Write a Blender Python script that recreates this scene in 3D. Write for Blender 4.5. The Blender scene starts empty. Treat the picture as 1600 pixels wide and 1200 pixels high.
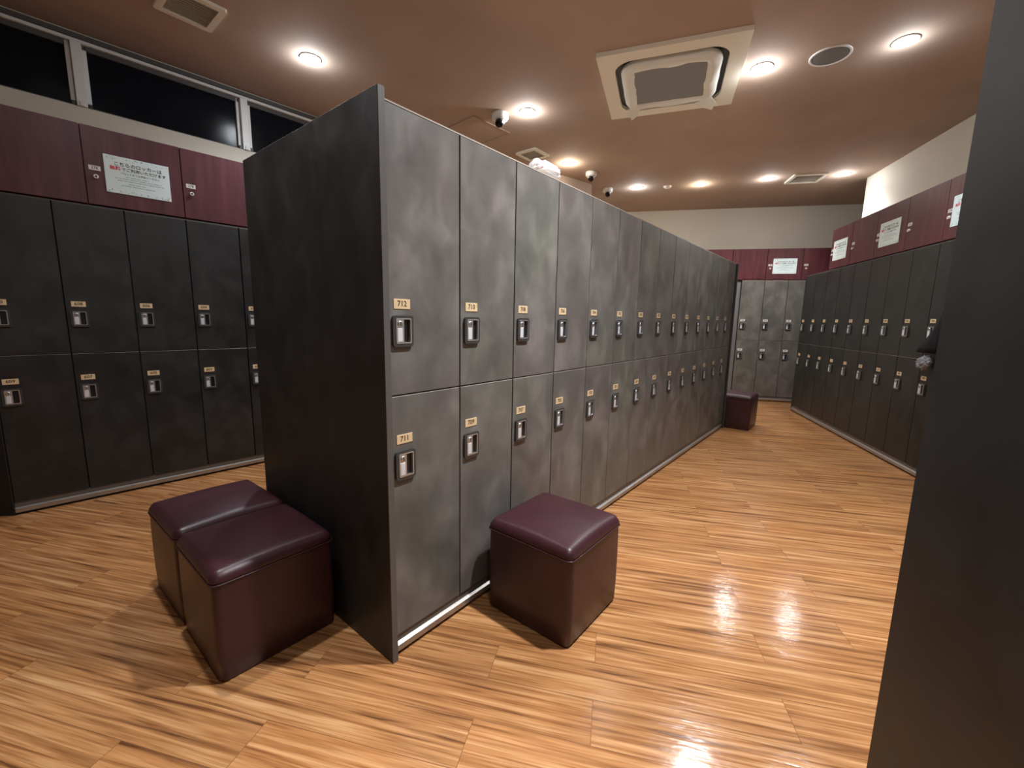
import bpy, bmesh, math, random
from mathutils import Vector, Matrix, Euler

random.seed(7)
D = bpy.data
C = bpy.context.scene.collection
PI = math.pi

# ------------------------------------------------------------------ camera
cam_d = D.cameras.new('camera')
cam_d.sensor_width = 36.0
cam_d.lens = 667.85 * 36.0 / 1600.0
cam_d.clip_start = 0.05
cam = D.objects.new('camera', cam_d)
C.objects.link(cam)
pitch, roll = math.radians(8.683), math.radians(1.044)
fw = Vector((0, math.cos(pitch), -math.sin(pitch)))
up0 = Vector((0, math.sin(pitch), math.cos(pitch)))
rt0 = Vector((1, 0, 0))
rt = rt0 * math.cos(roll) + up0 * math.sin(roll)
up = -rt0 * math.sin(roll) + up0 * math.cos(roll)
m = Matrix((rt, up, -fw)).transposed().to_4x4()
m.translation = Vector((0, 0, 1.17))
cam.matrix_world = m
bpy.context.scene.camera = cam

# ------------------------------------------------------------------ world, exposure
w = D.worlds.new('night_world')
bpy.context.scene.world = w
w.use_nodes = True
w.node_tree.nodes['Background'].inputs[0].default_value = (0.012, 0.014, 0.02, 1)
w.node_tree.nodes['Background'].inputs[1].default_value = 0.3
vs = bpy.context.scene.view_settings
vs.view_transform = 'Standard'
vs.look = 'None'
vs.exposure = 1.18
vs.gamma = 1.0
vs.use_curve_mapping = False

CEIL = 2.93
# positions of the ceiling downlights: x, y, watts, tint
WARM = (1.0, 0.88, 0.72)
NEUT = (0.97, 0.97, 1.0)
COOL = (0.86, 0.93, 1.0)
LIGHTS = [
    (-1.44, 3.27, 30, COOL), (0.09, 3.98, 40, NEUT), (0.60, 5.19, 40, WARM),
    (1.70, 3.28, 36, NEUT), (2.42, 2.97, 20, COOL), (1.63, 6.04, 28, COOL),
    (2.39, 5.86, 30, WARM), (3.11, 5.59, 26, NEUT), (3.87, 5.38, 26, NEUT),
]
HIDDEN_LIGHTS = [(0.80, 1.34, 165, NEUT), (0.30, -0.05, 16, NEUT), (-1.15, 1.50, 48, NEUT)]

# ------------------------------------------------------------------ materials
def nodes(name):
    mt = D.materials.new(name)
    mt.use_nodes = True
    nt = mt.node_tree
    b = nt.nodes['Principled BSDF']
    return mt, nt, b

def lin(r, g, b):
    f = lambda c: ((c / 255.0) / 12.92) if c / 255.0 <= 0.04045 else (((c / 255.0) + 0.055) / 1.055) ** 2.4
    return (f(r), f(g), f(b), 1)

def plain(name, col, rough=0.5, metal=0.0, spec=0.5, bump=0.0, bscale=200.0):
    mt, nt, b = nodes(name)
    b.inputs['Base Color'].default_value = col
    b.inputs['Roughness'].default_value = rough
    b.inputs['Metallic'].default_value = metal
    b.inputs['Specular IOR Level'].default_value = spec
    n = nt.nodes.new('ShaderNodeTexNoise')
    n.inputs['Scale'].default_value = bscale
    tc = nt.nodes.new('ShaderNodeTexCoord')
    nt.links.new(tc.outputs['Object'], n.inputs['Vector'])
    bp = nt.nodes.new('ShaderNodeBump')
    bp.inputs['Strength'].default_value = bump if bump else 0.02
    bp.inputs['Distance'].default_value = 0.002
    nt.links.new(n.outputs['Fac'], bp.inputs['Height'])
    nt.links.new(bp.outputs['Normal'], b.inputs['Normal'])
    return mt

def glow(name, col, strength):
    mt, nt, b = nodes(name)
    b.inputs['Base Color'].default_value = (0.9, 0.9, 0.9, 1)
    b.inputs['Emission Color'].default_value = (*col, 1)
    b.inputs['Emission Strength'].default_value = strength
    return mt

def noise(nt, vec, scale, detail=3, rough=0.5, dist=0.0):
    n = nt.nodes.new('ShaderNodeTexNoise')
    n.inputs['Scale'].default_value = scale
    n.inputs['Detail'].default_value = detail
    n.inputs['Roughness'].default_value = rough
    n.inputs['Distortion'].default_value = dist
    nt.links.new(vec, n.inputs['Vector'])
    return n.outputs['Fac']

def ramp(nt, fac, stops):
    r = nt.nodes.new('ShaderNodeValToRGB')
    el = r.color_ramp.elements
    while len(el) < len(stops):
        el.new(0.5)
    for e, (p, c) in zip(el, stops):
        e.position = p
        e.color = c
    nt.links.new(fac, r.inputs['Fac'])
    return r.outputs['Color']

def mapping(nt, scale=(1, 1, 1), rotz=0.0, coord='Object', offset_random=False):
    tc = nt.nodes.new('ShaderNodeTexCoord')
    mp = nt.nodes.new('ShaderNodeMapping')
    mp.inputs['Scale'].default_value = scale
    mp.inputs['Rotation'].default_value = (0, 0, rotz)
    src = tc.outputs[coord]
    if offset_random:
        oi = nt.nodes.new('ShaderNodeObjectInfo')
        ml = nt.nodes.new('ShaderNodeMath')
        ml.operation = 'MULTIPLY'
        ml.inputs[1].default_value = 37.0
        nt.links.new(oi.outputs['Random'], ml.inputs[0])
        ad = nt.nodes.new('ShaderNodeVectorMath')
        ad.operation = 'ADD'
        nt.links.new(src, ad.inputs[0])
        nt.links.new(ml.outputs[0], ad.inputs[1])
        src = ad.outputs[0]
    nt.links.new(src, mp.inputs['Vector'])
    return mp.outputs['Vector']

def mix(nt, fac, a, b, mode='MIX'):
    x = nt.nodes.new('ShaderNodeMix')
    x.data_type = 'RGBA'
    x.blend_type = mode
    if isinstance(fac, float):
        x.inputs['Factor'].default_value = fac
    else:
        nt.links.new(fac, x.inputs['Factor'])
    for s, v in ((6, a), (7, b)):
        if isinstance(v, tuple):
            x.inputs[s].default_value = v
        else:
            nt.links.new(v, x.inputs[s])
    return x.outputs[2]

def laminate(name, stops, tintf, rough):
    mt, nt, b = nodes(name)
    v = mapping(nt, (1, 1, 0.75), offset_random=True)
    n1 = noise(nt, v, 7.5, 5, 0.5, 0.4)
    col = ramp(nt, n1, stops)
    n2 = noise(nt, v, 2.3, 2, 0.5)
    tint = ramp(nt, n2, [(0.35, (1.08, 0.94, 0.98, 1)), (0.5, (1, 1, 1, 1)), (0.65, (0.93, 1.03, 0.90, 1))])
    col = mix(nt, tintf, col, tint, 'MULTIPLY')
    vf = mapping(nt, (90, 90, 4), offset_random=True)
    n3 = noise(nt, vf, 1.0, 2)
    fine = ramp(nt, n3, [(0.3, (0.86, 0.86, 0.86, 1)), (0.7, (1.12, 1.12, 1.12, 1))])
    col = mix(nt, 0.18, col, fine, 'MULTIPLY')
    nt.links.new(col, b.inputs['Base Color'])
    rr = ramp(nt, n1, [(0.3, (rough - 0.05,) * 3 + (1,)), (0.7, (rough + 0.07,) * 3 + (1,))])
    nt.links.new(rr, b.inputs['Roughness'])
    b.inputs['Specular IOR Level'].default_value = 0.55
    bp = nt.nodes.new('ShaderNodeBump')
    bp.inputs['Strength'].default_value = 0.08
    bp.inputs['Distance'].default_value = 0.001
    nt.links.new(n3, bp.inputs['Height'])
    nt.links.new(bp.outputs['Normal'], b.inputs['Normal'])
    return mt

def red_laminate():
    mt, nt, b = nodes('maroon_laminate')
    v = mapping(nt, (22, 22, 2.2), offset_random=True)
    n1 = noise(nt, v, 1.0, 4, 0.6, 0.3)
    col = ramp(nt, n1, [(0.3, (0.062, 0.013, 0.018, 1)), (0.55, (0.100, 0.022, 0.029, 1)), (0.75, (0.140, 0.036, 0.044, 1))])
    nt.links.new(col, b.inputs['Base Color'])
    b.inputs['Roughness'].default_value = 0.42
    return mt

def leather():
    mt, nt, b = nodes('burgundy_leather')
    v = mapping(nt, (1, 1, 1), offset_random=True)
    n1 = noise(nt, v, 4.0, 3)
    col = ramp(nt, n1, [(0.3, (0.036, 0.010, 0.0145, 1)), (0.7, (0.054, 0.016, 0.0215, 1))])
    nt.links.new(col, b.inputs['Base Color'])
    b.inputs['Roughness'].default_value = 0.37
    b.inputs['Specular IOR Level'].default_value = 0.5
    vo = nt.nodes.new('ShaderNodeTexVoronoi')
    vo.inputs['Scale'].default_value = 420
    nt.links.new(v, vo.inputs['Vector'])
    n2 = noise(nt, v, 7.0, 2)
    mm = nt.nodes.new('ShaderNodeMath')
    mm.operation = 'MULTIPLY_ADD'
    mm.inputs[1].default_value = 0.10
    nt.links.new(vo.outputs['Distance'], mm.inputs[0])
    nt.links.new(n2, mm.inputs[2])
    bp = nt.nodes.new('ShaderNodeBump')
    bp.inputs['Strength'].default_value = 0.25
    bp.inputs['Distance'].default_value = 0.006
    nt.links.new(mm.outputs[0], bp.inputs['Height'])
    nt.links.new(bp.outputs['Normal'], b.inputs['Normal'])
    return mt

def wood_floor():
    mt, nt, b = nodes('wood_plank_floor')
    rz = math.radians(13.0)
    v = mapping(nt, (1, 1, 1), rz)
    br = nt.nodes.new('ShaderNodeTexBrick')
    br.offset = 0.37
    br.inputs['Scale'].default_value = 1.0
    br.inputs['Brick Width'].default_value = 0.92
    br.inputs['Row Height'].default_value = 0.15
    br.inputs['Mortar Size'].default_value = 0.0008
    br.inputs['Mortar Smooth'].default_value = 0.1
    br.inputs['Color1'].default_value = (0, 0, 0, 1)
    br.inputs['Color2'].default_value = (1, 1, 1, 1)
    br.inputs['Mortar'].default_value = (0.5, 0.5, 0.5, 1)
    nt.links.new(v, br.inputs['Vector'])
    # every plank shifts its own grain
    sh = nt.nodes.new('ShaderNodeVectorMath')
    sh.operation = 'MULTIPLY_ADD'
    sh.inputs[1].default_value = (6.3, 3.1, 0)
    nt.links.new(br.outputs['Color'], sh.inputs[0])
    nt.links.new(v, sh.inputs[2])
    def st(s, scale, detail, dist):
        mp = nt.nodes.new('ShaderNodeMapping')
        mp.inputs['Scale'].default_value = s
        nt.links.new(sh.outputs[0], mp.inputs['Vector'])
        return noise(nt, mp.outputs['Vector'], scale, detail, 0.55, dist)
    g1 = st((1.7, 50, 1), 1.0, 4, 0.45)
    g2 = st((3.6, 135, 1), 1.0, 2, 0.2)
    g3 = st((9.0, 70, 1), 1.0, 2, 0.3)
    col = ramp(nt, g1, [(0.30, (0.135, 0.055, 0.021, 1)), (0.39, (0.33, 0.152, 0.057, 1)),
                        (0.52, (0.48, 0.235, 0.092, 1)), (0.68, (0.64, 0.375, 0.175, 1))])
    fine = ramp(nt, g2, [(0.34, (0.58, 0.48, 0.40, 1)), (0.52, (1, 1, 1, 1)), (0.7, (1.12, 1.12, 1.12, 1))])
    col = mix(nt, 0.75, col, fine, 'MULTIPLY')
    tone = ramp(nt, br.outputs['Color'], [(0.0, (0.86, 0.80, 0.76, 1)), (0.5, (1, 1, 1, 1)), (1.0, (1.06, 0.98, 0.90, 1))])
    col = mix(nt, 0.8, col, tone, 'MULTIPLY')
    col = mix(nt, br.outputs['Fac'], col, (0.17, 0.075, 0.03, 1))
    nt.links.new(col, b.inputs['Base Color'])
    rr = ramp(nt, g2, [(0.3, (0.11,) * 3 + (1,)), (0.7, (0.19,) * 3 + (1,))])
    nt.links.new(rr, b.inputs['Roughness'])
    b.inputs['Specular IOR Level'].default_value = 0.55
    wv = noise(nt, v, 9.0, 3)
    mm = nt.nodes.new('ShaderNodeMath')
    mm.operation = 'MULTIPLY_ADD'
    mm.inputs[1].default_value = 0.35
    nt.links.new(g3, mm.inputs[0])
    nt.links.new(wv, mm.inputs[2])
    bp = nt.nodes.new('ShaderNodeBump')
    bp.inputs['Strength'].default_value = 0.30
    bp.inputs['Distance'].default_value = 0.004
    nt.links.new(mm.outputs[0], bp.inputs['Height'])
    nt.links.new(bp.outputs['Normal'], b.inputs['Normal'])
    return mt

def wallpaper(name, c0, c1, scale=60, rough=0.8, bump=0.2):
    mt, nt, b = nodes(name)
    v = mapping(nt, (1, 1, 1))
    n1 = noise(nt, v, scale, 4)
    n2 = noise(nt, v, 1.7, 3)
    col = ramp(nt, n2, [(0.3, c0), (0.7, c1)])
    nt.links.new(col, b.inputs['Base Color'])
    b.inputs['Roughness'].default_value = rough
    bp = nt.nodes.new('ShaderNodeBump')
    bp.inputs['Strength'].default_value = bump
    bp.inputs['Distance'].default_value = 0.002
    nt.links.new(n1, bp.inputs['Height'])
    nt.links.new(bp.outputs['Normal'], b.inputs['Normal'])
    return mt

M = dict(
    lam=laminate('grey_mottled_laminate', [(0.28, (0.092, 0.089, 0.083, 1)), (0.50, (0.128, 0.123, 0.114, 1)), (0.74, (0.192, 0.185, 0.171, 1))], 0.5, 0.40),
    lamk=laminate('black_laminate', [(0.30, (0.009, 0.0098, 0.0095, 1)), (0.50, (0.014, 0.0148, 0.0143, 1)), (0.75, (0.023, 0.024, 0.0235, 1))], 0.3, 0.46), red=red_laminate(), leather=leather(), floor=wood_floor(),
    ceil=wallpaper('brown_ceiling_paint', (0.42, 0.315, 0.25, 1), (0.48, 0.36, 0.28, 1), 90, 0.85, 0.08),
    wall=wallpaper('beige_wallpaper', (0.70, 0.67, 0.57, 1), (0.76, 0.73, 0.62, 1), 70, 0.85, 0.3),
    edge=plain('lit_top_edge', (0.42, 0.38, 0.33, 1), 0.45),  # cream top boards, with light caught on their edges put into the colour
    dooredge=plain('door_edge_highlight', (0.24, 0.21, 0.19, 1), 0.4),  # highlight along the door edges, painted in as a lighter grey
    carcass=plain('carcass_black', (0.012, 0.012, 0.012, 1), 0.6),
    kick=plain('aluminium_kick_strip', (0.42, 0.40, 0.38, 1), 0.38, 0.75),
    lip=plain('kick_lip_brown', (0.13, 0.115, 0.10, 1), 0.4),
    paneledge=plain('panel_edge_band', (0.105, 0.098, 0.092, 1), 0.4),
    lockf=plain('lock_bezel_grey', (0.045, 0.045, 0.045, 1), 0.35),
    silver=plain('lock_silver', (0.58, 0.60, 0.62, 1), 0.32, 0.85),
    pale=plain('lock_pale_slider', (0.72, 0.76, 0.80, 1), 0.35, 0.2),
    black=plain('black_plastic', (0.008, 0.008, 0.009, 1), 0.4),
    gold=plain('brass_number_plate', (0.78, 0.60, 0.36, 1), 0.42, 0.15),
    white=plain('white_plastic', (0.78, 0.77, 0.74, 1), 0.4),
    cream=plain('cream_plastic', (0.88, 0.85, 0.72, 1), 0.45),
    ink=plain('dark_ink', (0.05, 0.03, 0.02, 1), 0.6),
    greyink=plain('grey_print', (0.20, 0.25, 0.27, 1), 0.6),
    redink=plain('red_print', (0.65, 0.02, 0.08, 1), 0.6),
    green=plain('pale_green_print', (0.25, 0.45, 0.36, 1), 0.6),
    paper=plain('laminated_paper', (0.78, 0.93, 0.93, 1), 0.25),
    alu=plain('window_aluminium', (0.80, 0.82, 0.80, 1), 0.45, 0.1),
    aludark=plain('window_head_grey', (0.09, 0.09, 0.088, 1), 0.5, 0.2),
    cloth=plain('white_filter_cloth', (0.82, 0.84, 0.78, 1), 0.8, bump=0.3, bscale=60),
    ventmesh=plain('beige_vent_mesh', (0.36, 0.34, 0.28, 1), 0.7, bump=0.5, bscale=500),
    grille=plain('grey_intake_mesh', (0.26, 0.275, 0.28, 1), 0.7, bump=0.6, bscale=500),
    speaker=plain('grey_speaker_mesh', (0.17, 0.165, 0.16, 1), 0.7, bump=0.6, bscale=600),
    hatch=plain('hatch_trim', (0.42, 0.28, 0.20, 1), 0.5),
    glossblack=plain('camera_black', (0.004, 0.004, 0.006, 1), 0.08),
    towel=plain('grey_white_cotton', (0.26, 0.26, 0.29, 1), 0.9, bump=0.5, bscale=120),
    darkcloth=plain('black_cotton', (0.003, 0.003, 0.003, 1), 0.95, bump=0.4, bscale=120),
)
def glass_mat():
    mt, nt, b = nodes('dark_window_glass')
    b.inputs['Base Color'].default_value = (0.006, 0.009, 0.014, 1)
    b.inputs['Specular IOR Level'].default_value = 0.18
    b.inputs['Roughness'].default_value = 0.12
    n = noise(nt, mapping(nt), 3.0, 2)
    r = ramp(nt, n, [(0.3, (0.10,) * 3 + (1,)), (0.7, (0.22,) * 3 + (1,))])
    nt.links.new(r, b.inputs['Roughness'])
    return mt
M['glass'] = glass_mat()
def bag_mat():
    mt, nt, b = nodes('translucent_plastic_bag')
    b.inputs['Base Color'].default_value = (0.95, 0.96, 0.98, 1)
    b.inputs['Roughness'].default_value = 0.3
    b.inputs['Subsurface Weight'].default_value = 0.3
    b.inputs['Subsurface Scale'].default_value = 0.05
    n = noise(nt, mapping(nt), 40.0, 3)
    bp = nt.nodes.new('ShaderNodeBump')
    bp.inputs['Strength'].default_value = 0.6
    bp.inputs['Distance'].default_value = 0.006
    nt.links.new(n, bp.inputs['Height'])
    nt.links.new(bp.outputs['Normal'], b.inputs['Normal'])
    return mt
M['bag'] = bag_mat()

# ------------------------------------------------------------------ mesh helpers
class MB:
    def __init__(self):
        self.bm = bmesh.new()
        self.mats = []

    def mi(self, mat):
        if mat not in self.mats:
            self.mats.append(mat)
        return self.mats.index(mat)

    def merge(self, tmp, mat, smooth=False, xf=None):
        idx = self.mi(mat) if mat else None
        if xf is not None:
            bmesh.ops.transform(tmp, matrix=xf, verts=tmp.verts)
        vm = {}
        for v in tmp.verts:
            vm[v] = self.bm.verts.new(v.co)
        for f in tmp.faces:
            try:
                nf = self.bm.faces.new([vm[v] for v in f.verts])
            except ValueError:
                continue
            nf.material_index = idx if idx is not None else f.material_index
            nf.smooth = smooth
        tmp.free()

    def box(self, lo, hi, mat, bevel=0.0, seg=1, smooth=False, xf=None, top=None):
        t = bmesh.new()
        bmesh.ops.create_cube(t, size=1.0)
        for v in t.verts:
            v.co = Vector([(lo[i] + hi[i]) / 2 + v.co[i] * (hi[i] - lo[i]) for i in range(3)])
        if bevel > 0:
            bmesh.ops.bevel(t, geom=list(t.edges), offset=bevel, segments=seg, profile=0.5, affect='EDGES')
        if top:
            a, b = self.mi(mat), self.mi(top)
            t.normal_update()
            for f in t.faces:
                f.material_index = b if abs(f.normal.z) > 0.5 else a
            self.merge(t, None, smooth, xf)
        else:
            self.merge(t, mat, smooth, xf)
        return self

    def prism(self, pts, z0, z1, mat, xf=None, smooth=False, holes=None):
        """closed outline in x,y extruded in z"""
        t = bmesh.new()
        lo = [t.verts.new((x, y, z0)) for x, y in pts]
        hi = [t.verts.new((x, y, z1)) for x, y in pts]
        n = len(pts)
        for i in range(n):
            t.faces.new((lo[i], lo[(i + 1) % n], hi[(i + 1) % n], hi[i]))
        t.faces.new(list(reversed(lo)))
        t.faces.new(hi)
        self.merge(t, mat, smooth, xf)
        return self

    def ring(self, outer, inner, z0, z1, mat, xf=None):
        """frame between two outlines with the same number of points"""
        t = bmesh.new()
        n = len(outer)
        ro = [[t.verts.new((x, y, z)) for x, y in outer] for z in (z0, z1)]
        ri = [[t.verts.new((x, y, z)) for x, y in inner] for z in (z0, z1)]
        for i in range(n):
            j = (i + 1) % n
            t.faces.new((ro[0][i], ro[0][j], ro[1][j], ro[1][i]))
            t.faces.new((ri[0][j], ri[0][i], ri[1][i], ri[1][j]))
            t.faces.new((ro[1][i], ro[1][j], ri[1][j], ri[1][i]))
            t.faces.new((ro[0][j], ro[0][i], ri[0][i], ri[0][j]))
        self.merge(t, mat, False, xf)
        return self

    def lathe(self, prof, mat, n=32, xf=None, smooth=True):
        t = bmesh.new()
        rings = []
        for r, z in prof:
            if r < 1e-6:
                rings.append([t.verts.new((0, 0, z))])
            else:
                rings.append([t.verts.new((r * math.cos(2 * PI * k / n), r * math.sin(2 * PI * k / n), z)) for k in range(n)])
        for a, b in zip(rings, rings[1:]):
            for k in range(n):
                k2 = (k + 1) % n
                if len(a) == 1 and len(b) == 1:
                    continue
                if len(a) == 1:
                    t.faces.new((a[0], b[k], b[k2]))
                elif len(b) == 1:
                    t.faces.new((a[k], a[k2], b[0]))
                else:
                    t.faces.new((a[k], a[k2], b[k2], b[k]))
        bmesh.ops.recalc_face_normals(t, faces=t.faces)
        self.merge(t, mat, smooth, xf)
        return self

    def text(self, body, size, mat, xf, depth=0.0003, align='CENTER'):
        c = D.curves.new('lettering', 'FONT')
        c.body = body
        c.size = size
        c.align_x = align
        c.align_y = 'CENTER'
        c.extrude = depth
        c.offset = size * 0.018
        c.resolution_u = 2
        o = D.objects.new('lettering', c)
        C.objects.link(o)
        bpy.context.view_layer.update()
        me = D.meshes.new_from_object(o.evaluated_get(bpy.context.evaluated_depsgraph_get()))
        t = bmesh.new()
        t.from_mesh(me)
        self.merge(t, mat, False, xf)
        D.objects.remove(o)
        D.curves.remove(c)
        D.meshes.remove(me)
        return self

    def build(self, name, parent=None, loc=None, rotz=None):
        me = D.meshes.new(name)
        bmesh.ops.recalc_face_normals(self.bm, faces=self.bm.faces)
        self.bm.to_mesh(me)
        self.bm.free()
        for mt in self.mats:
            me.materials.append(mt)
        o = D.objects.new(name, me)
        C.objects.link(o)
        if parent:
            o.parent = parent
        if loc is not None:
            o.location = loc
        if rotz is not None:
            o.rotation_euler = (0, 0, rotz)
        return o

def rrect(cx, cy, wd, ht, r, n=6):
    pts = []
    for sx, sy, a0 in ((1, 1, 0), (-1, 1, 90), (-1, -1, 180), (1, -1, 270)):
        for k in range(n + 1):
            a = math.radians(a0 + 90 * k / n)
            pts.append((cx + sx * (wd / 2 - r) + r * math.cos(a), cy + sy * (ht / 2 - r) + r * math.sin(a)))
    return pts

def empty(name, loc=(0, 0, 0), rotz=0.0):
    o = D.objects.new(name, None)
    o.empty_display_size = 0.1
    C.objects.link(o)
    o.location = loc
    o.rotation_euler = (0, 0, rotz)
    return o

def tag(o, label, cat, group=None):
    o['label'] = label
    o['category'] = cat
    if group:
        o['group'] = group
    return o

def struct(o):
    o['kind'] = 'structure'
    return o

def copy_tree(o, parent=None):
    c = o.copy()
    C.objects.link(c)
    if parent:
        c.parent = parent
    for ch in list(o.children):
        copy_tree(ch, c)
    return c

# rotates a shape drawn in x,y and extruded in z so that it stands on a front face (facing -y)
STAND = Matrix.Rotation(math.radians(90), 4, 'X')

# ------------------------------------------------------------------ rows of the room
class Row:
    """a straight row: x runs to the reader's right along the fronts, y into the cabinets"""
    def __init__(self, ox, oy, az_deg, flip=False):
        a = math.radians(az_deg)
        d = Vector((math.sin(a), math.cos(a), 0))
        self.o = Vector((ox, oy, 0))
        self.d = -d if flip else d
        self.rz = math.atan2(self.d.y, self.d.x)
        self.back = Vector((-self.d.y, self.d.x, 0))
    def at(self, s, y=0.0, z=0.0):
        return self.o + self.d * s + self.back * y + Vector((0, 0, z))

ISL = Row(-0.389, 1.325, 39.297)
LEFT = Row(-2.627, 2.536, 42.585)
RIGHT = Row(3.802, 5.679, 14.617, flip=True)
FAR = Row(3.983, 6.360, -77.569, flip=True)
W = 0.3097
TOP = 1.79
MID = 0.919
DEPTH = 0.46

# ------------------------------------------------------------------ room shell
floor = struct(MB().box((-7, -3.5, -0.1), (7.5, 9.5, 0), M['floor']).build('floor'))
ceiling = struct(MB().box((-7, -3.5, CEIL), (7.5, 9.5, CEIL + 0.1), M['ceil']).build('ceiling'))

def wall(name, row, s0, s1, y0, z0, z1, thick=0.12, mat=None):
    return struct(MB().box((s0, y0, z0), (s1, y0 + thick, z1), mat or M['wall']).build(name, None, row.o, row.rz))

SILL, HEAD = 2.485, 2.87
wall('wall_left', LEFT, -6.5, 6.6, 0.48, 0, SILL)
o = MB()
o.box((-6.5, 0.48, HEAD), (6.6, 0.60, CEIL), M['wall'])
o.box((-6.5, 0.48, SILL), (-1.75, 0.60, HEAD), M['wall'])
o.box((2.06, 0.48, SILL), (6.6, 0.60, HEAD), M['wall'])
struct(o.build('wall_left_upper', None, LEFT.o, LEFT.rz))
wall('wall_far', FAR, -4.5, 2.2, 0.50, 0, CEIL)
wall('wall_right', RIGHT, 0.06, 8.0, 0.48, 0, CEIL)
struct(MB().box((5.6, -3.4, 0), (5.75, 9.0, CEIL), M['wall']).build('wall_passage'))
struct(MB().box((-6.9, -2.6, 0), (7.2, -2.45, CEIL), M['wall']).build('wall_back'))

# window band on the left wall
PITCH = 0.947
posts = [0.218 + PITCH * k for k in (-1, 0, 1)]
def window(i, a, b):
    root = struct(empty('window_%d' % i, LEFT.at((a + b) / 2, 0.50, SILL), LEFT.rz))
    hw = (b - a) / 2
    f = MB()
    f.box((-hw, 0.0, 0), (-hw + 0.022, 0.035, HEAD - SILL), M['alu'], 0.002)
    f.box((hw - 0.022, 0.0, 0), (hw, 0.035, HEAD - SILL), M['alu'], 0.002)
    f.box((-hw, 0.0, 0), (hw, 0.035, 0.012), M['aludark'], 0.002)
    f.box((-hw, 0.0, HEAD - SILL - 0.03), (hw, 0.035, HEAD - SILL), M['aludark'], 0.002)
    f.build('window_frame', root)
    MB().box((-hw + 0.01, 0.025, 0.005), (hw - 0.01, 0.031, HEAD - SILL - 0.01), M['glass']).build('pane', root)
    for sx in (-1, 1):
        l = MB()
        l.box((sx * (hw - 0.011) - 0.012, -0.02, 0.0), (sx * (hw - 0.011) + 0.012, 0.0, 0.028), M['black'], 0.003)
        l.build('latch', root)
ends = [0.218 + PITCH * -2] + posts + [0.218 + PITCH * 1.93]
for i, (a, b) in enumerate(zip(ends, ends[1:])):
    window(i + 1, a + 0.028, b - 0.028)
for i, s in enumerate(posts):
    p = MB()
    p.box((-0.026, 0, 0), (0.026, 0.05, HEAD - SILL), M['alu'], 0.003)
    p.box((-0.012, -0.008, 0.0), (0.012, 0.0, 0.03), M['white'], 0.002)
    struct(p.build('trim_%d' % (i + 1), None, LEFT.at(s, 0.47, SILL), LEFT.rz))
rail = MB()
rail.box((-1.75, 0, 0), (2.06, 0.03, 0.03), M['aludark'], 0.003)
rail.box((-1.75, 0.012, -0.018), (2.06, 0.03, 0.0), M['alu'], 0.002)
struct(rail.build('trim_4', None, LEFT.at(0, 0.465, HEAD + 0.02), LEFT.rz))

# lowered box under the ceiling beyond the island
sof_dir = Vector((-0.785, -0.619, 0))
struct(MB().box((0, -0.45, -0.42), (0.78, 0, 0), M['ceil']).build('trim_5', None, (1.0, 5.936, CEIL), math.atan2(-0.619, -0.785)))

# ------------------------------------------------------------------ lockers
def lock_mesh():
    b = MB()
    XF = STAND
    # drawn in x (across) and y (up), z towards the viewer once stood up
    out = rrect(0, 0, 0.078, 0.098, 0.010, 4)
    inn = rrect(0.001, 0.001, 0.058, 0.080, 0.004, 4)
    b.ring(out, inn, 0.0, 0.009, M['lockf'], XF)
    b.ring(inn, rrect(0.001, 0.001, 0.050, 0.072, 0.003, 4), 0.0, 0.0105, M['silver'], XF)
    b.prism(rrect(0.014, 0.001, 0.026, 0.074, 0.001, 1), 0.0004, 0.0012, M['black'], XF)
    b.box((-0.025, -0.010, -0.035), (0.002, -0.002, 0.037), M['silver'], 0.0008)
    b.box((-0.0235, -0.0112, -0.033), (-0.0045, -0.009, 0.010), M['pale'], 0.0008)
    b.lathe([(0.0095, 0.0), (0.0095, 0.0125), (0.007, 0.0135), (0, 0.0135)], M['silver'], 20,
            Matrix.Translation((-0.013, 0, 0.024)) @ XF)
    b.box((-0.0145, -0.0142, 0.0185), (-0.0115, -0.0130, 0.0295), M['black'])
    return b.build('lock')

lock_src = lock_mesh()
LOCK = lock_src.data
D.objects.remove(lock_src)

def plate_mesh(number, mat, wd=0.062, ht=0.031):
    b = MB()
    b.box((-wd / 2, -0.0018, -ht / 2), (wd / 2, 0, ht / 2), mat, 0.0004)
    b.text(number, ht * 0.78, M['ink'], Matrix.Translation((0, -0.0019, 0.0005)) @ STAND, 0.0002)
    o = b.build('number_plate')
    me = o.data
    D.objects.remove(o)
    return me

def door_mesh(z0, z1, wd, mat, edge):
    b = MB()
    b.box((0.0032, 0.0, z0), (wd - 0.0032, 0.018, z1), mat, 0.0012, top=edge)
    o = b.build('door')
    me = o.data
    D.objects.remove(o)
    return me

def body_mesh(edge):
    b = MB()
    b.box((0.0004, 0.022, 0.07), (W - 0.0004, DEPTH, TOP - 0.006), M['carcass'])
    b.box((0.0004, 0.001, TOP - 0.0045), (W - 0.0004, DEPTH, TOP), edge)
    b.box((0.0004, 0.055, 0.0), (W - 0.0004, DEPTH, 0.07), M['carcass'])
    o = b.build('body')
    me = o.data
    D.objects.remove(o)
    return me

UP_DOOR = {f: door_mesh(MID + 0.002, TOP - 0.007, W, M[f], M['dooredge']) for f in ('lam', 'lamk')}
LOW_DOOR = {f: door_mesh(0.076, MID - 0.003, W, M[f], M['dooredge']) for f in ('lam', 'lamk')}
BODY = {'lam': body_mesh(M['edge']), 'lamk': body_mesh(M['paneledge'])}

def child(name, me, parent, loc=(0, 0, 0)):
    o = D.objects.new(name, me)
    C.objects.link(o)
    o.parent = parent
    o.location = loc
    return o

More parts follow.
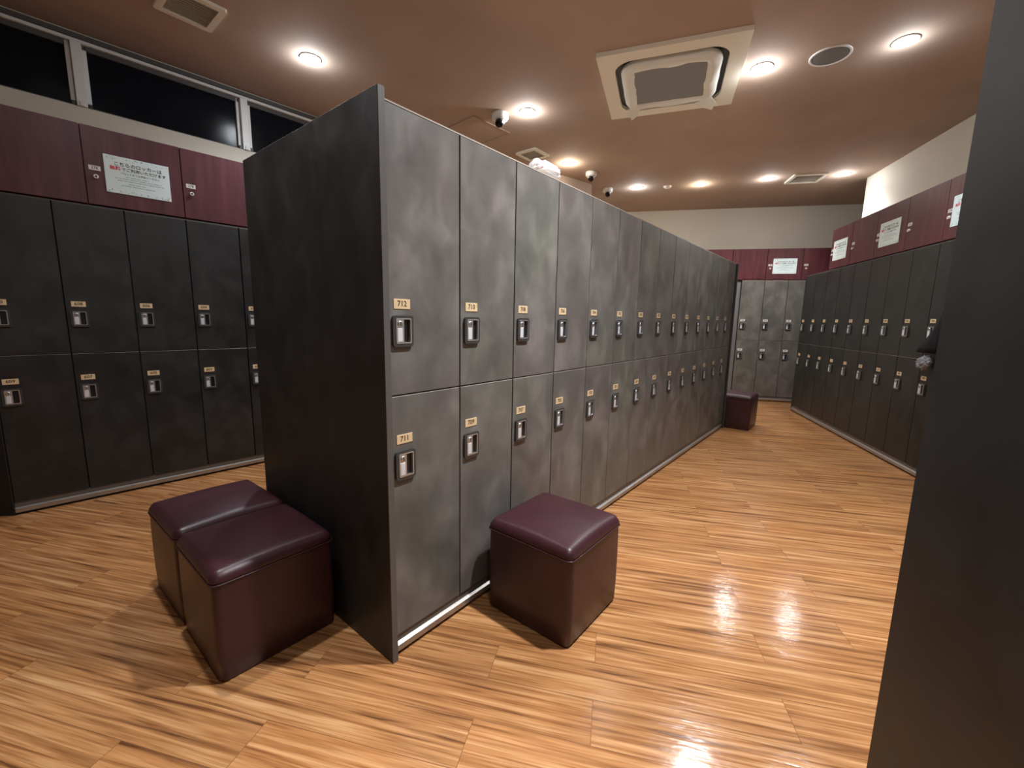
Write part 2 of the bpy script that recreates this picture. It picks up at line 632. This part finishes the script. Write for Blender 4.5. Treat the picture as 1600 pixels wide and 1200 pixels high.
def locker(row, s, upper, lower, label, group, plate, fin='lam'):
    root = empty('locker', row.at(s), row.rz)
    tag(root, label, 'locker', group)
    child('body', BODY[fin], root)
    u = child('door', UP_DOOR[fin], root)
    l = child('door', LOW_DOOR[fin], root)
    for d, num, zl, zp in ((u, upper, 1.1245, 1.2095), (l, lower, 0.684, 0.772)):
        child('lock', LOCK, d, (0.0565, 0, zl))
        child('number_plate', plate_mesh(num, plate), d, (0.058, 0, zp))
    return root

ORD = ['first', 'second', 'third', 'fourth', 'fifth', 'sixth', 'seventh', 'eighth', 'ninth', 'tenth', 'eleventh',
       'twelfth', 'thirteenth', 'fourteenth']
for k in range(14):
    u, l = str(712 - 2 * k), str(711 - 2 * k)
    if k < 2:
        lab = 'dark two-tier locker with brass plates %s and %s in the central island' % (u, l)
    else:
        lab = 'dark two-tier island locker, %s from the wide end panel by the paired stools' % ORD[k]
    locker(ISL, k * W, u, l, lab, 'two-tier lockers of the central island', M['gold'])
for k in range(-1, 6):
    lab = 'black two-tier locker below the window wall, %s from its dark corner end' % ORD[k + 1]
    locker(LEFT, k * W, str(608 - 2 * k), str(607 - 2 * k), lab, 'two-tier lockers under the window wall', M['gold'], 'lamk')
for k in range(4):
    lab = 'dark two-tier locker on the far wall, %s from the pale filler strip' % ORD[k]
    locker(FAR, -2 * W + (k - 0) * W - 0.0, str(656 - 2 * k), str(655 - 2 * k), lab, 'two-tier lockers on the far wall', M['white'])
for k in range(11):
    lab = 'black two-tier locker of the shadowed side row, %s from its far free end' % ORD[k]
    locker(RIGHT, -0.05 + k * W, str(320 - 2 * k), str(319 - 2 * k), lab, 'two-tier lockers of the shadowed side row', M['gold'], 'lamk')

# metal kick strips under each row
def kick(row, s0, s1, label):
    b = MB()
    L = s1 - s0
    b.box((0, 0.012, 0.0), (L, 0.05, 0.016), M['black'])
    t = bmesh.new()
    prof = [(0.012, 0.014), (-0.004, 0.016), (-0.006, 0.040), (0.010, 0.048), (0.05, 0.048), (0.05, 0.014)]
    a = [t.verts.new((0, y, z)) for y, z in prof]
    c = [t.verts.new((L, y, z)) for y, z in prof]
    n = len(prof)
    for i in range(n):
        t.faces.new((a[i], a[(i + 1) % n], c[(i + 1) % n], c[i]))
    t.faces.new(a)
    t.faces.new(list(reversed(c)))
    b.merge(t, M['kick'])
    b.box((0, 0.006, 0.0485), (L, 0.05, 0.074), M['lip'], 0.001)
    o = b.build('kick_strip', None, row.at(s0), row.rz)
    return tag(o, label, 'plinth')
kick(ISL, 0.0, 14 * W, 'bright metal kick strip along the foot of the island lockers')
kick(LEFT, -W, 6 * W, 'grey metal kick strip along the foot of the window wall lockers')
kick(FAR, -2 * W, 2 * W, 'thin grey kick strip under the far wall lockers')
kick(RIGHT, -0.05, -0.05 + 11 * W, 'grey metal kick strip along the foot of the shadowed side row')

# island end panels
def end_panel(s0, s1, label, rise=0.018):
    b = MB()
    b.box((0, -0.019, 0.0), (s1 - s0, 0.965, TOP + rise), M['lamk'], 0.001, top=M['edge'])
    b.box((0.0004, -0.0215, 0.0), (s1 - s0 - 0.0004, -0.019, TOP + rise), M['paneledge'], 0.0006)
    o = b.build('end_panel', None, ISL.at(s0), ISL.rz)
    return tag(o, label, 'panel')
end_panel(-0.024, -0.001, 'wide dark mottled end panel of the island behind the paired stools')
end_panel(14 * W + 0.001, 14 * W + 0.025, 'dark end panel closing the far end of the island by the lone far stool', 0.0)

# side panel of the right row, corner panel of the left row, filler of the far row
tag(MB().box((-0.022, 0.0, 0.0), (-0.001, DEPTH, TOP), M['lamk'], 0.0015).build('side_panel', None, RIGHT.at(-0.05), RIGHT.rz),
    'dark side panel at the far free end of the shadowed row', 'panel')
tag(MB().box((-0.5, 0.0, 0.0), (0.0, 0.03, TOP), M['carcass'], 0.002).build('corner_panel', None, LEFT.at(-W - 0.004, 0.0), math.radians(6)),
    'black corner panel where the window wall lockers end', 'panel')
tag(MB().box((0.0, 0.0, 0.0), (0.9, 0.03, TOP), plain('filler_grey', (0.16, 0.16, 0.165, 1), 0.45), 0.002).build('filler_panel', None, FAR.at(-2 * W - 0.903, 0.03), FAR.rz),
    'pale grey filler strip between island end and far wall lockers', 'panel')

# tall cabinet beside the camera
b = MB()
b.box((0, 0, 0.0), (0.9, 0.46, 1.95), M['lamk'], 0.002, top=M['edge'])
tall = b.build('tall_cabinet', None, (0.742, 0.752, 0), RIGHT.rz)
tag(tall, 'tall black cabinet side standing closest to the viewer', 'cabinet')

# ------------------------------------------------------------------ maroon top cabinets
RW = 0.4645
RZ0, RZ1 = 1.797, 2.240
def red_parts():
    b = MB()
    b.box((0.0006, 0.021, RZ0), (RW - 0.0006, 0.46, RZ1), M['red'])
    body = b.build('body')
    d = MB()
    d.box((0.0025, 0.0, RZ0 + 0.003), (RW - 0.0025, 0.018, RZ1 - 0.001), M['red'], 0.0015)
    door = d.build('door')
    k = MB()
    k.lathe([(0.0125, 0), (0.0125, 0.010), (0.010, 0.014), (0.006, 0.014), (0.0055, 0.010), (0, 0.010)], M['white'], 24, STAND)
    k.lathe([(0.0055, 0.0102), (0, 0.0106)], M['black'], 12, STAND)
    lk = k.build('cam_lock')
    r = [x.data for x in (body, door, lk)]
    for x in (body, door, lk):
        D.objects.remove(x)
    return r
RBODY, RDOOR, RLOCK = red_parts()

def red_unit(row, s, num, label, group):
    root = empty('overhead_locker', row.at(s), row.rz)
    tag(root, label, 'overhead locker', group)
    child('body', RBODY, root)
    d = child('door', RDOOR, root)
    child('cam_lock', RLOCK, d, (0.047, 0, 1.958))
    child('number_plate', plate_mesh(num, M['white'], 0.052, 0.026), d, (0.046, 0, 2.007))
    return root

def sign_mesh():
    b = MB()
    b.box((-0.155, -0.003, -0.1075), (0.155, 0, 0.1075), M['paper'], 0.0012)
    def T(x, z):
        return Matrix.Translation((x, -0.0032, z)) @ STAND
    b.text('こちらのロッカーは', 0.0255, M['ink'], T(0.004, 0.062))
    b.text('無料', 0.0255, M['redink'], T(-0.105, 0.036))
    b.text('でご利用いただけます', 0.0215, M['ink'], T(0.030, 0.036))
    b.text('フロントまでお声掛けください', 0.0135, M['greyink'], T(0.010, 0.012))
    rnd = random.Random(3)
    for z, a, c in ((-0.006, -0.06, 0.05), (-0.018, -0.11, 0.11), (-0.030, -0.10, 0.12), (-0.046, -0.05, 0.03), (-0.058, -0.085, 0.075)):
        x = a
        while x < c:
            l = rnd.uniform(0.012, 0.035)
            x2 = min(x + l, c)
            b.box((x, -0.0034, z - 0.0013), (x2, -0.003, z + 0.0013), M['greyink'])
            x = x2 + 0.004
    for k in range(46):
        x = rnd.uniform(-0.148, 0.148)
        z = rnd.choice((1, -1)) * rnd.uniform(0.088, 0.102)
        r = rnd.uniform(0.0015, 0.0035)
        b.prism(rrect(0, 0, r * 2.2, r * 1.5, r * 0.6, 2), 0, 0.0003, rnd.choice((M['green'], M['greyink'], M['green'])),
                T(x, z) @ Matrix.Rotation(rnd.uniform(0, PI), 4, 'Z'))
    o = b.build('notice_sign')
    me = o.data
    D.objects.remove(o)
    return me
SIGN = sign_mesh()
def sign(row, s, label):
    o = D.objects.new('notice_sign', SIGN)
    C.objects.link(o)
    o.location = row.at(s, -0.0005, 1.992)
    o.rotation_euler = (0, 0, row.rz)
    return tag(o, label, 'sign', 'notices on the maroon overhead lockers')

gl = 'maroon overhead lockers'
for i in range(4):
    s = -W + i * RW
    red_unit(LEFT, s, str(274 + 2 * i), 'maroon overhead locker under the windows, %s from the dark corner end' % ORD[i], gl + ' under the windows')
sign(LEFT, -W + RW + 0.243, 'pale blue notice with red and black lettering under the windows')
for i in range(4):
    s = 0.155 - RW * 2 - 0.0 + (i - 1) * RW
    # seams measured at -0.774, -0.309, 0.155 (counted to the reader's right)
    red_unit(FAR, -1.238 + i * RW, str(240 + 2 * i), 'maroon overhead locker on the far wall, %s from the island side' % ORD[i], gl + ' on the far wall')
sign(FAR, -0.073, 'small white notice on the far wall overhead lockers')
for i in range(6):
    red_unit(RIGHT, 0.575 + i * RW, str(210 + 2 * i), 'dark maroon overhead locker above the shadowed side row, %s from the far end' % ORD[i], gl + ' above the shadowed row')
sign(RIGHT, 0.797, 'white notice above the shadowed row, farther of the fully visible pair')
sign(RIGHT, 0.797 + 2 * RW, 'white notice above the shadowed row, the nearer fully visible one')
sign(RIGHT, 0.797 + 4 * RW, 'white notice edge cut off by the tall black cabinet')

# ------------------------------------------------------------------ cube stools
SW = 0.392
def stool():
    root = empty('cube_stool')
    h = SW / 2
    t = bmesh.new()
    rings = []
    for z, wd, rad in ((0.0, SW - 0.022, 0.018), (0.012, SW - 0.008, 0.022), (0.10, SW - 0.002, 0.025), (0.22, SW - 0.001, 0.026), (0.30, SW - 0.003, 0.026), (0.341, SW - 0.005, 0.026)):
        rings.append([t.verts.new((x, y, z)) for x, y in rrect(0, 0, wd, wd, rad, 6)])
    for r1, r2 in zip(rings, rings[1:]):
        for k in range(len(r1)):
            k2 = (k + 1) % len(r1)
            t.faces.new((r1[k], r1[k2], r2[k2], r2[k]))
    b = MB()
    b.merge(t, M['leather'], True)
    b.prism(rrect(0, 0, SW - 0.022, SW - 0.022, 0.018, 6), 0.0, 0.003, M['black'])
    body = b.build('upholstered_body', root)
    # domed top
    t = bmesh.new()
    n = 28
    grid = {}
    def sup(u):
        return math.copysign(abs(u) ** 1.0, u)
    for i in range(n + 1):
        for j in range(n + 1):
            u, v = -1 + 2 * i / n, -1 + 2 * j / n
            # squircle-ish footprint with round vertical corners
            x, y = u * h, v * h
            r = 0.028
            ex, ey = max(abs(x) - (h - r), 0), max(abs(y) - (h - r), 0)
            if ex > 0 and ey > 0:
                q = max(ex, ey) / math.hypot(ex, ey)
                x = math.copysign(h - r + ex * q, x)
                y = math.copysign(h - r + ey * q, y)
            e = max(abs(u), abs(v))
            edge = max(0.0, (e * h - (h - 0.030)) / 0.030)
            zz = 0.379 + 0.022 * (1 - u * u) * (1 - v * v) - 0.023 * (1 - math.sqrt(max(0.0, 1 - min(edge, 1) ** 2)))
            grid[i, j] = t.verts.new((x, y, zz))
    for i in range(n):
        for j in range(n):
            t.faces.new((grid[i, j], grid[i + 1, j], grid[i + 1, j + 1], grid[i, j + 1]))
    # skirt down to the seam
    rim = [(i, 0) for i in range(n)] + [(n, j) for j in range(n)] + [(i, n) for i in range(n, 0, -1)] + [(0, j) for j in range(n, 0, -1)]
    low = [t.verts.new((grid[k].co.x, grid[k].co.y, 0.338)) for k in rim]
    for a in range(len(rim)):
        c = (a + 1) % len(rim)
        t.faces.new((grid[rim[a]], low[a], low[c], grid[rim[c]]))
    t.faces.new(low)
    s = MB()
    s.merge(t, M['leather'], True)
    s.build('cushion_top', root)
    # piping
    pts = rrect(0, 0, SW + 0.002, SW + 0.002, 0.026, 6)
    p = bmesh.new()
    rings = []
    for k, (x, y) in enumerate(pts):
        x0, y0 = pts[k - 1]
        x1, y1 = pts[(k + 1) % len(pts)]
        d = Vector((x1 - x0, y1 - y0, 0)).normalized()
        nrm = Vector((d.y, -d.x, 0))
        rings.append([p.verts.new(Vector((x, y, 0.341)) + nrm * 0.0028 * math.cos(a) + Vector((0, 0, 0.0028 * math.sin(a))))
                      for a in [2 * PI * q / 6 for q in range(6)]])
    for k in range(len(rings)):
        r1, r2 = rings[k], rings[(k + 1) % len(rings)]
        for q in range(6):
            p.faces.new((r1[q], r1[(q + 1) % 6], r2[(q + 1) % 6], r2[q]))
    s = MB()
    s.merge(p, M['leather'], True)
    s.build('piping', root)
    return root

st0 = stool()
def put_stool(o, al, pp, label, rot=0.0, group='burgundy cube stools'):
    o.location = ISL.at(al, -pp)
    o.rotation_euler = (0, 0, ISL.rz + math.radians(rot))
    return tag(o, label, 'stool', group)
put_stool(st0, -0.236, -0.508, 'burgundy leather cube stool at the island end, the fuller of the touching pair')
put_stool(copy_tree(st0), -0.236, -0.920, 'burgundy leather cube stool wedged behind its twin, toward the window wall', 0.6)
put_stool(copy_tree(st0), 0.605, 0.250, 'burgundy leather cube stool in front of the 700-series island lockers')
put_stool(copy_tree(st0), 4.575, 0.075, 'lone burgundy cube stool at the far end of the island')

# ------------------------------------------------------------------ ceiling fittings
def downlight(x, y, watts, tint, label, group='recessed ceiling downlights', cone=128):
    root = empty('downlight', (x, y, CEIL))
    tag(root, label, 'ceiling light', group)
    t = MB().lathe([(0.060, 0.0), (0.064, 0.0), (0.071, -0.001), (0.071, -0.004), (0.066, -0.006), (0.061, -0.005), (0.060, 0.0)], M['white'], 36)
    t.build('trim_ring', root)
    l = MB().lathe([(0.0, -0.013), (0.035, -0.011), (0.0605, -0.004), (0.0605, 0.0)], lens_mats[tint], 32)
    l.build('lens', root)
    ld = D.lights.new('downlight_lamp', 'SPOT')
    ld.energy = watts
    ld.color = tint
    ld.spot_size = math.radians(cone)
    ld.spot_blend = 1.0
    ld.shadow_soft_size = 0.05
    lo = D.objects.new('downlight_lamp', ld)
    C.objects.link(lo)
    lo.parent = root
    lo.location = (0, 0, -0.07)
    pd = D.lights.new('downlight_spill', 'POINT')
    pd.energy = min(watts, 40) * 0.055
    pd.color = tint
    pd.shadow_soft_size = 0.03
    po = D.objects.new('downlight_spill', pd)
    C.objects.link(po)
    po.parent = root
    po.location = (0, 0, -0.06)
    return root
lens_mats = {WARM: glow('lens_warm', WARM, 40), NEUT: glow('lens_neutral', NEUT, 40), COOL: glow('lens_cool', COOL, 40)}
LL = ['glowing downlight above the window wall aisle', 'glowing downlight next to the big-domed camera above the island',
      'warm glowing downlight beyond the small square vent', 'glowing downlight beside the air conditioner panel',
      'glowing cool downlight beyond the round speaker', 'small cool downlight next to the farthest dome camera',
      'small warm downlight near the smoke detector', 'small downlight on the island side of the rectangular far vent',
      'small downlight between the rectangular far vent and the white upper wall']
for (x, y, e, t), lb, cn in zip(LIGHTS, LL, (148, 128, 128, 144, 128, 142, 142, 136, 132)):
    downlight(x, y, e, t, lb, cone=cn)
for (x, y, e, t), lb, cn in zip(HIDDEN_LIGHTS, ['downlight over the aisle mouth', 'downlight over the entrance area', 'downlight over the paired stools'], (116, 116, 130)):
    downlight(x, y, e, t, lb, cone=cn)

# air conditioner cassette
ac = tag(empty('air_conditioner', (1.1185, 3.4425, CEIL), math.atan2(-0.304, 0.873)), 'cream square ceiling air conditioner wrapped with white cloth around a grey grille', 'air conditioner')
H = 0.47
n_ = 7
outer = rrect(0, 0, 0.94, 0.94, 0.006, n_)
hole = rrect(0, 0, 0.735, 0.735, 0.13, n_)
FL = Matrix.Rotation(PI, 4, 'X')
b = MB()
b.ring(outer, hole, 0.0, 0.028, M['cream'], FL)
b.build('cover_panel', ac)
MB().prism(rrect(0, 0, 0.73, 0.73, 0.13, n_), 0.0, 0.006, M['black'], FL).build('air_outlet', ac)
# cloth: a soft pillowed frame with folds
t = bmesh.new()
rnd = random.Random(11)
def loop(wd, rad, z, wob, zw):
    pts = rrect(0, 0, wd, wd, rad, 7)
    # resample edges
    full = []
    for k in range(len(pts)):
        x0, y0 = pts[k]
        x1, y1 = pts[(k + 1) % len(pts)]
        L = math.hypot(x1 - x0, y1 - y0)
        seg = 8 if L > 0.1 else 1
        for q in range(seg):
            full.append((x0 + (x1 - x0) * q / seg, y0 + (y1 - y0) * q / seg))
    out = []
    for k, (x, y) in enumerate(full):
        a = math.atan2(y, x)
        f = 1 + wob * math.sin(5 * a + wd * 20) * 0.5 + wob * math.sin(11 * a + 1.3)
        out.append(t.verts.new((x * f, y * f, z + zw * math.sin(7 * a + wd * 31))))
    return out
loops = [loop(0.655, 0.125, -0.004, 0.0, 0), loop(0.66, 0.12, -0.028, 0.004, 0.002), loop(0.62, 0.09, -0.046, 0.008, 0.004),
         loop(0.56, 0.055, -0.050, 0.012, 0.006), loop(0.50, 0.02, -0.046, 0.014, 0.006), loop(0.47, 0.008, -0.030, 0.018, 0.001)]
for a, c in zip(loops, loops[1:]):
    for k in range(len(a)):
        k2 = (k + 1) % len(a)
        t.faces.new((a[k], a[k2], c[k2], c[k]))
b = MB()
b.merge(t, M['cloth'], True)
b.build('filter_cloth', ac)
MB().box((-0.245, -0.245, -0.036), (0.245, 0.245, -0.006), M['grille'], 0.004).build('intake_grille', ac)
for (x, y, s_, r_) in ((-0.27, 0.29, 0.05, 0.2), (0.24, 0.30, 0.075, -0.5)):
    tb = bmesh.new()
    v = [tb.verts.new(p) for p in ((-s_, 0, -0.046), (s_, 0, -0.044), (s_ * 0.9, 0.10, -0.052), (s_ * 0.1, 0.17, -0.062), (-s_ * 0.6, 0.08, -0.055))]
    v2 = [tb.verts.new(q.co + Vector((0, 0, 0.004))) for q in v]
    tb.faces.new(v)
    tb.faces.new(list(reversed(v2)))
    for k in range(5):
        tb.faces.new((v[k], v2[k], v2[(k + 1) % 5], v[(k + 1) % 5]))
    b = MB()
    b.merge(tb, M['cloth'], False, Matrix.Translation((x, y, 0)) @ Matrix.Rotation(r_, 4, 'Z'))
    b.build('cloth_flap', ac)

def vent(cx, cy, a, bb, rz, label, rim=0.03):
    root = tag(empty('ceiling_vent', (cx, cy, CEIL), rz), label, 'vent')
    f = MB()
    f.ring(rrect(0, 0, a, bb, 0.02, 4), rrect(0, 0, a - 2 * rim, bb - 2 * rim, 0.004, 4), 0.0, 0.016, M['cream'], FL)
    f.build('vent_frame', root)
    g = MB()
    g.box((-a / 2 + rim, -bb / 2 + rim, -0.008), (a / 2 - rim, bb / 2 - rim, 0), M['ventmesh'])
    k = -bb / 2 + rim + 0.012
    while k < bb / 2 - rim:
        g.box((-a / 2 + rim, k - 0.003, -0.013), (a / 2 - rim, k + 0.003, -0.008), M['ventmesh'])
        k += 0.022
    g.build('vent_grille', root)
vent(-1.914, 2.787, 0.29, 0.30, ISL.rz, 'square cream ceiling vent above the window wall lockers', 0.036)
vent(0.176, 4.93, 0.27, 0.27, ISL.rz, 'small square ceiling vent just over the island lockers', 0.04)
vent(3.534, 5.537, 0.37, 0.35, math.radians(-13.5), 'rectangular cream ceiling vent between two small far downlights', 0.04)

sp = tag(empty('ceiling_speaker', (2.067, 3.130, CEIL)), 'round grey speaker grille flush in the brown ceiling', 'speaker')
MB().lathe([(0.104, 0.0), (0.106, -0.007), (0.116, -0.008), (0.119, -0.004), (0.119, 0.0)], M['white'], 48).build('speaker_rim', sp)
MB().lathe([(0.0, -0.007), (0.09, -0.006), (0.105, -0.004), (0.105, 0.0)], M['speaker'], 48).build('speaker_grille', sp)

def dome(x, y, k, az, label):
    root = tag(empty('dome_camera', (x, y, CEIL), az), label, 'security camera', 'dome cameras on the ceiling')
    MB().lathe([(0.0, 0), (0.062 * k, 0), (0.066 * k, -0.008), (0.066 * k, -0.036 * k), (0.058 * k, -0.050 * k), (0.040 * k, -0.058 * k), (0, -0.060 * k)], M['white'], 36).build('housing', root)
    MB().lathe([(0.0, -0.092 * k), (0.018 * k, -0.088 * k), (0.033 * k, -0.074 * k), (0.040 * k, -0.056 * k), (0.038 * k, -0.045 * k), (0, -0.045 * k)], M['white'], 28).build('eyeball', root)
    l = MB()
    xf = Matrix.Translation((0.012 * k, 0, -0.070 * k)) @ Matrix.Rotation(math.radians(125), 4, 'Y')
    l.lathe([(0.0, 0.052 * k), (0.022 * k, 0.050 * k), (0.031 * k, 0.042 * k), (0.033 * k, 0.0), (0, 0)], M['glossblack'], 24, xf)
    l.build('camera_lens', root)
AZC = math.radians(-100)
dome(-0.144, 4.02, 1.10, AZC, 'white dome camera near the ceiling hatch, largest of the three')
dome(0.905, 5.47, 1.0, AZC, 'white dome camera above the island between two downlights')
dome(1.245, 6.10, 1.0, AZC, 'white dome camera closest to the far beige wall')
tag(MB().lathe([(0.0, -0.026), (0.035, -0.024), (0.05, -0.010), (0.05, 0)], M['cream'], 28).build('smoke_detector', None, (1.999, 5.959, CEIL)),
    'small cream smoke detector on the brown ceiling', 'smoke detector')
# access hatch
b = MB()
b.ring(rrect(0, 0, 0.47, 0.47, 0.004, 1), rrect(0, 0, 0.445, 0.445, 0.004, 1), 0, 0.008, M['hatch'], FL)
b.prism(rrect(0, 0, 0.444, 0.444, 0.004, 1), 0, 0.003, M['ceil'], FL)
hdir = Vector((0.318, 0.339, 0)).normalized()
hperp = Vector((-hdir.y, hdir.x, 0))
hc = Vector((-0.38, 4.065, CEIL)) + hdir * 0.235 + hperp * 0.235
tag(b.build('access_hatch', None, hc, math.atan2(hdir.y, hdir.x)), 'brown ceiling access hatch behind the largest dome camera', 'hatch')

# ------------------------------------------------------------------ plastic bag on the island, clothes on the side row
def lump(name, parts, mat, seed, amp=0.012, sub=4):
    rnd = random.Random(seed)
    t = bmesh.new()
    bmesh.ops.create_icosphere(t, subdivisions=sub, radius=1.0)
    ph = [rnd.uniform(0, 6) for _ in range(9)]
    res = []
    for v in t.verts:
        d = v.co.normalized()
        rr = 0
        c, r = None, None
        best = -1e9
        for (px, py, pz, rx, ry, rz_) in parts:
            q = Vector((px, py, pz)) + Vector((d.x * rx, d.y * ry, d.z * rz_))
            s_ = q.dot(d)
            if s_ > best:
                best = s_
                c = q
        f = amp * (math.sin(d.x * 9 + ph[0] + 4 * math.sin(d.z * 5 + ph[1])) + 0.6 * math.sin(d.z * 17 + ph[2] + 3 * d.y) + 0.5 * math.sin(d.y * 23 + ph[3] + d.x * 11))
        v.co = c + d * f
    for v in t.verts:
        res.append(v)
    b = MB()
    b.merge(t, mat, True)
    return b.build(name)
bag = lump('plastic_bag', [(-0.045, 0, 0.028, 0.048, 0.045, 0.036), (0.05, 0.01, 0.030, 0.055, 0.05, 0.038)], M['bag'], 5, 0.004)
bz = min(v.co.z for v in bag.data.vertices)
for v in bag.data.vertices:
    if v.co.z < bz + 0.012:
        v.co.z = bz
bag.location = ISL.at(0.905, 0.07, TOP - bz + 0.0005)
bag.rotation_euler = (0, 0, ISL.rz)
tag(bag, 'crumpled translucent white plastic bag lying on top of the island lockers', 'bag')

# black garment hanging against the side row with a pale towel below it
t = bmesh.new()
rings = []
for z, hw, dp, sh in ((1.345, 0.006, 0.004, 0.10), (1.20, 0.022, 0.012, 0.085), (1.08, 0.055, 0.026, 0.055), (1.02, 0.085, 0.034, 0.03), (0.972, 0.105, 0.030, 0.015)):
    ring = []
    for k in range(20):
        a = 2 * PI * k / 20
        f = 1 + 0.12 * math.sin(5 * a + z * 20)
        ring.append(t.verts.new((sh + hw * math.cos(a) * f, -0.016 - dp + dp * math.sin(a) * f, z)))
    rings.append(ring)
for a, c in zip(rings, rings[1:]):
    for k in range(20):
        t.faces.new((a[k], a[(k + 1) % 20], c[(k + 1) % 20], c[k]))
t.faces.new(rings[0])
t.faces.new(list(reversed(rings[-1])))
b = MB()
b.merge(t, M['darkcloth'], True)
tag(b.build('black_garment', None, RIGHT.at(2.535), RIGHT.rz), 'black cloth hanging to a flared hem beside the tall black cabinet', 'clothing')
tw = lump('towel', [(0, -0.03, 0, 0.070, 0.022, 0.045), (0.03, -0.03, 0.02, 0.05, 0.022, 0.05)], M['towel'], 9, 0.006)
tw.location = RIGHT.at(2.53, -0.016, 0.890)
tw.rotation_euler = (0, 0, RIGHT.rz)
tag(tw, 'crumpled grey white towel hanging just below the black cloth', 'towel')
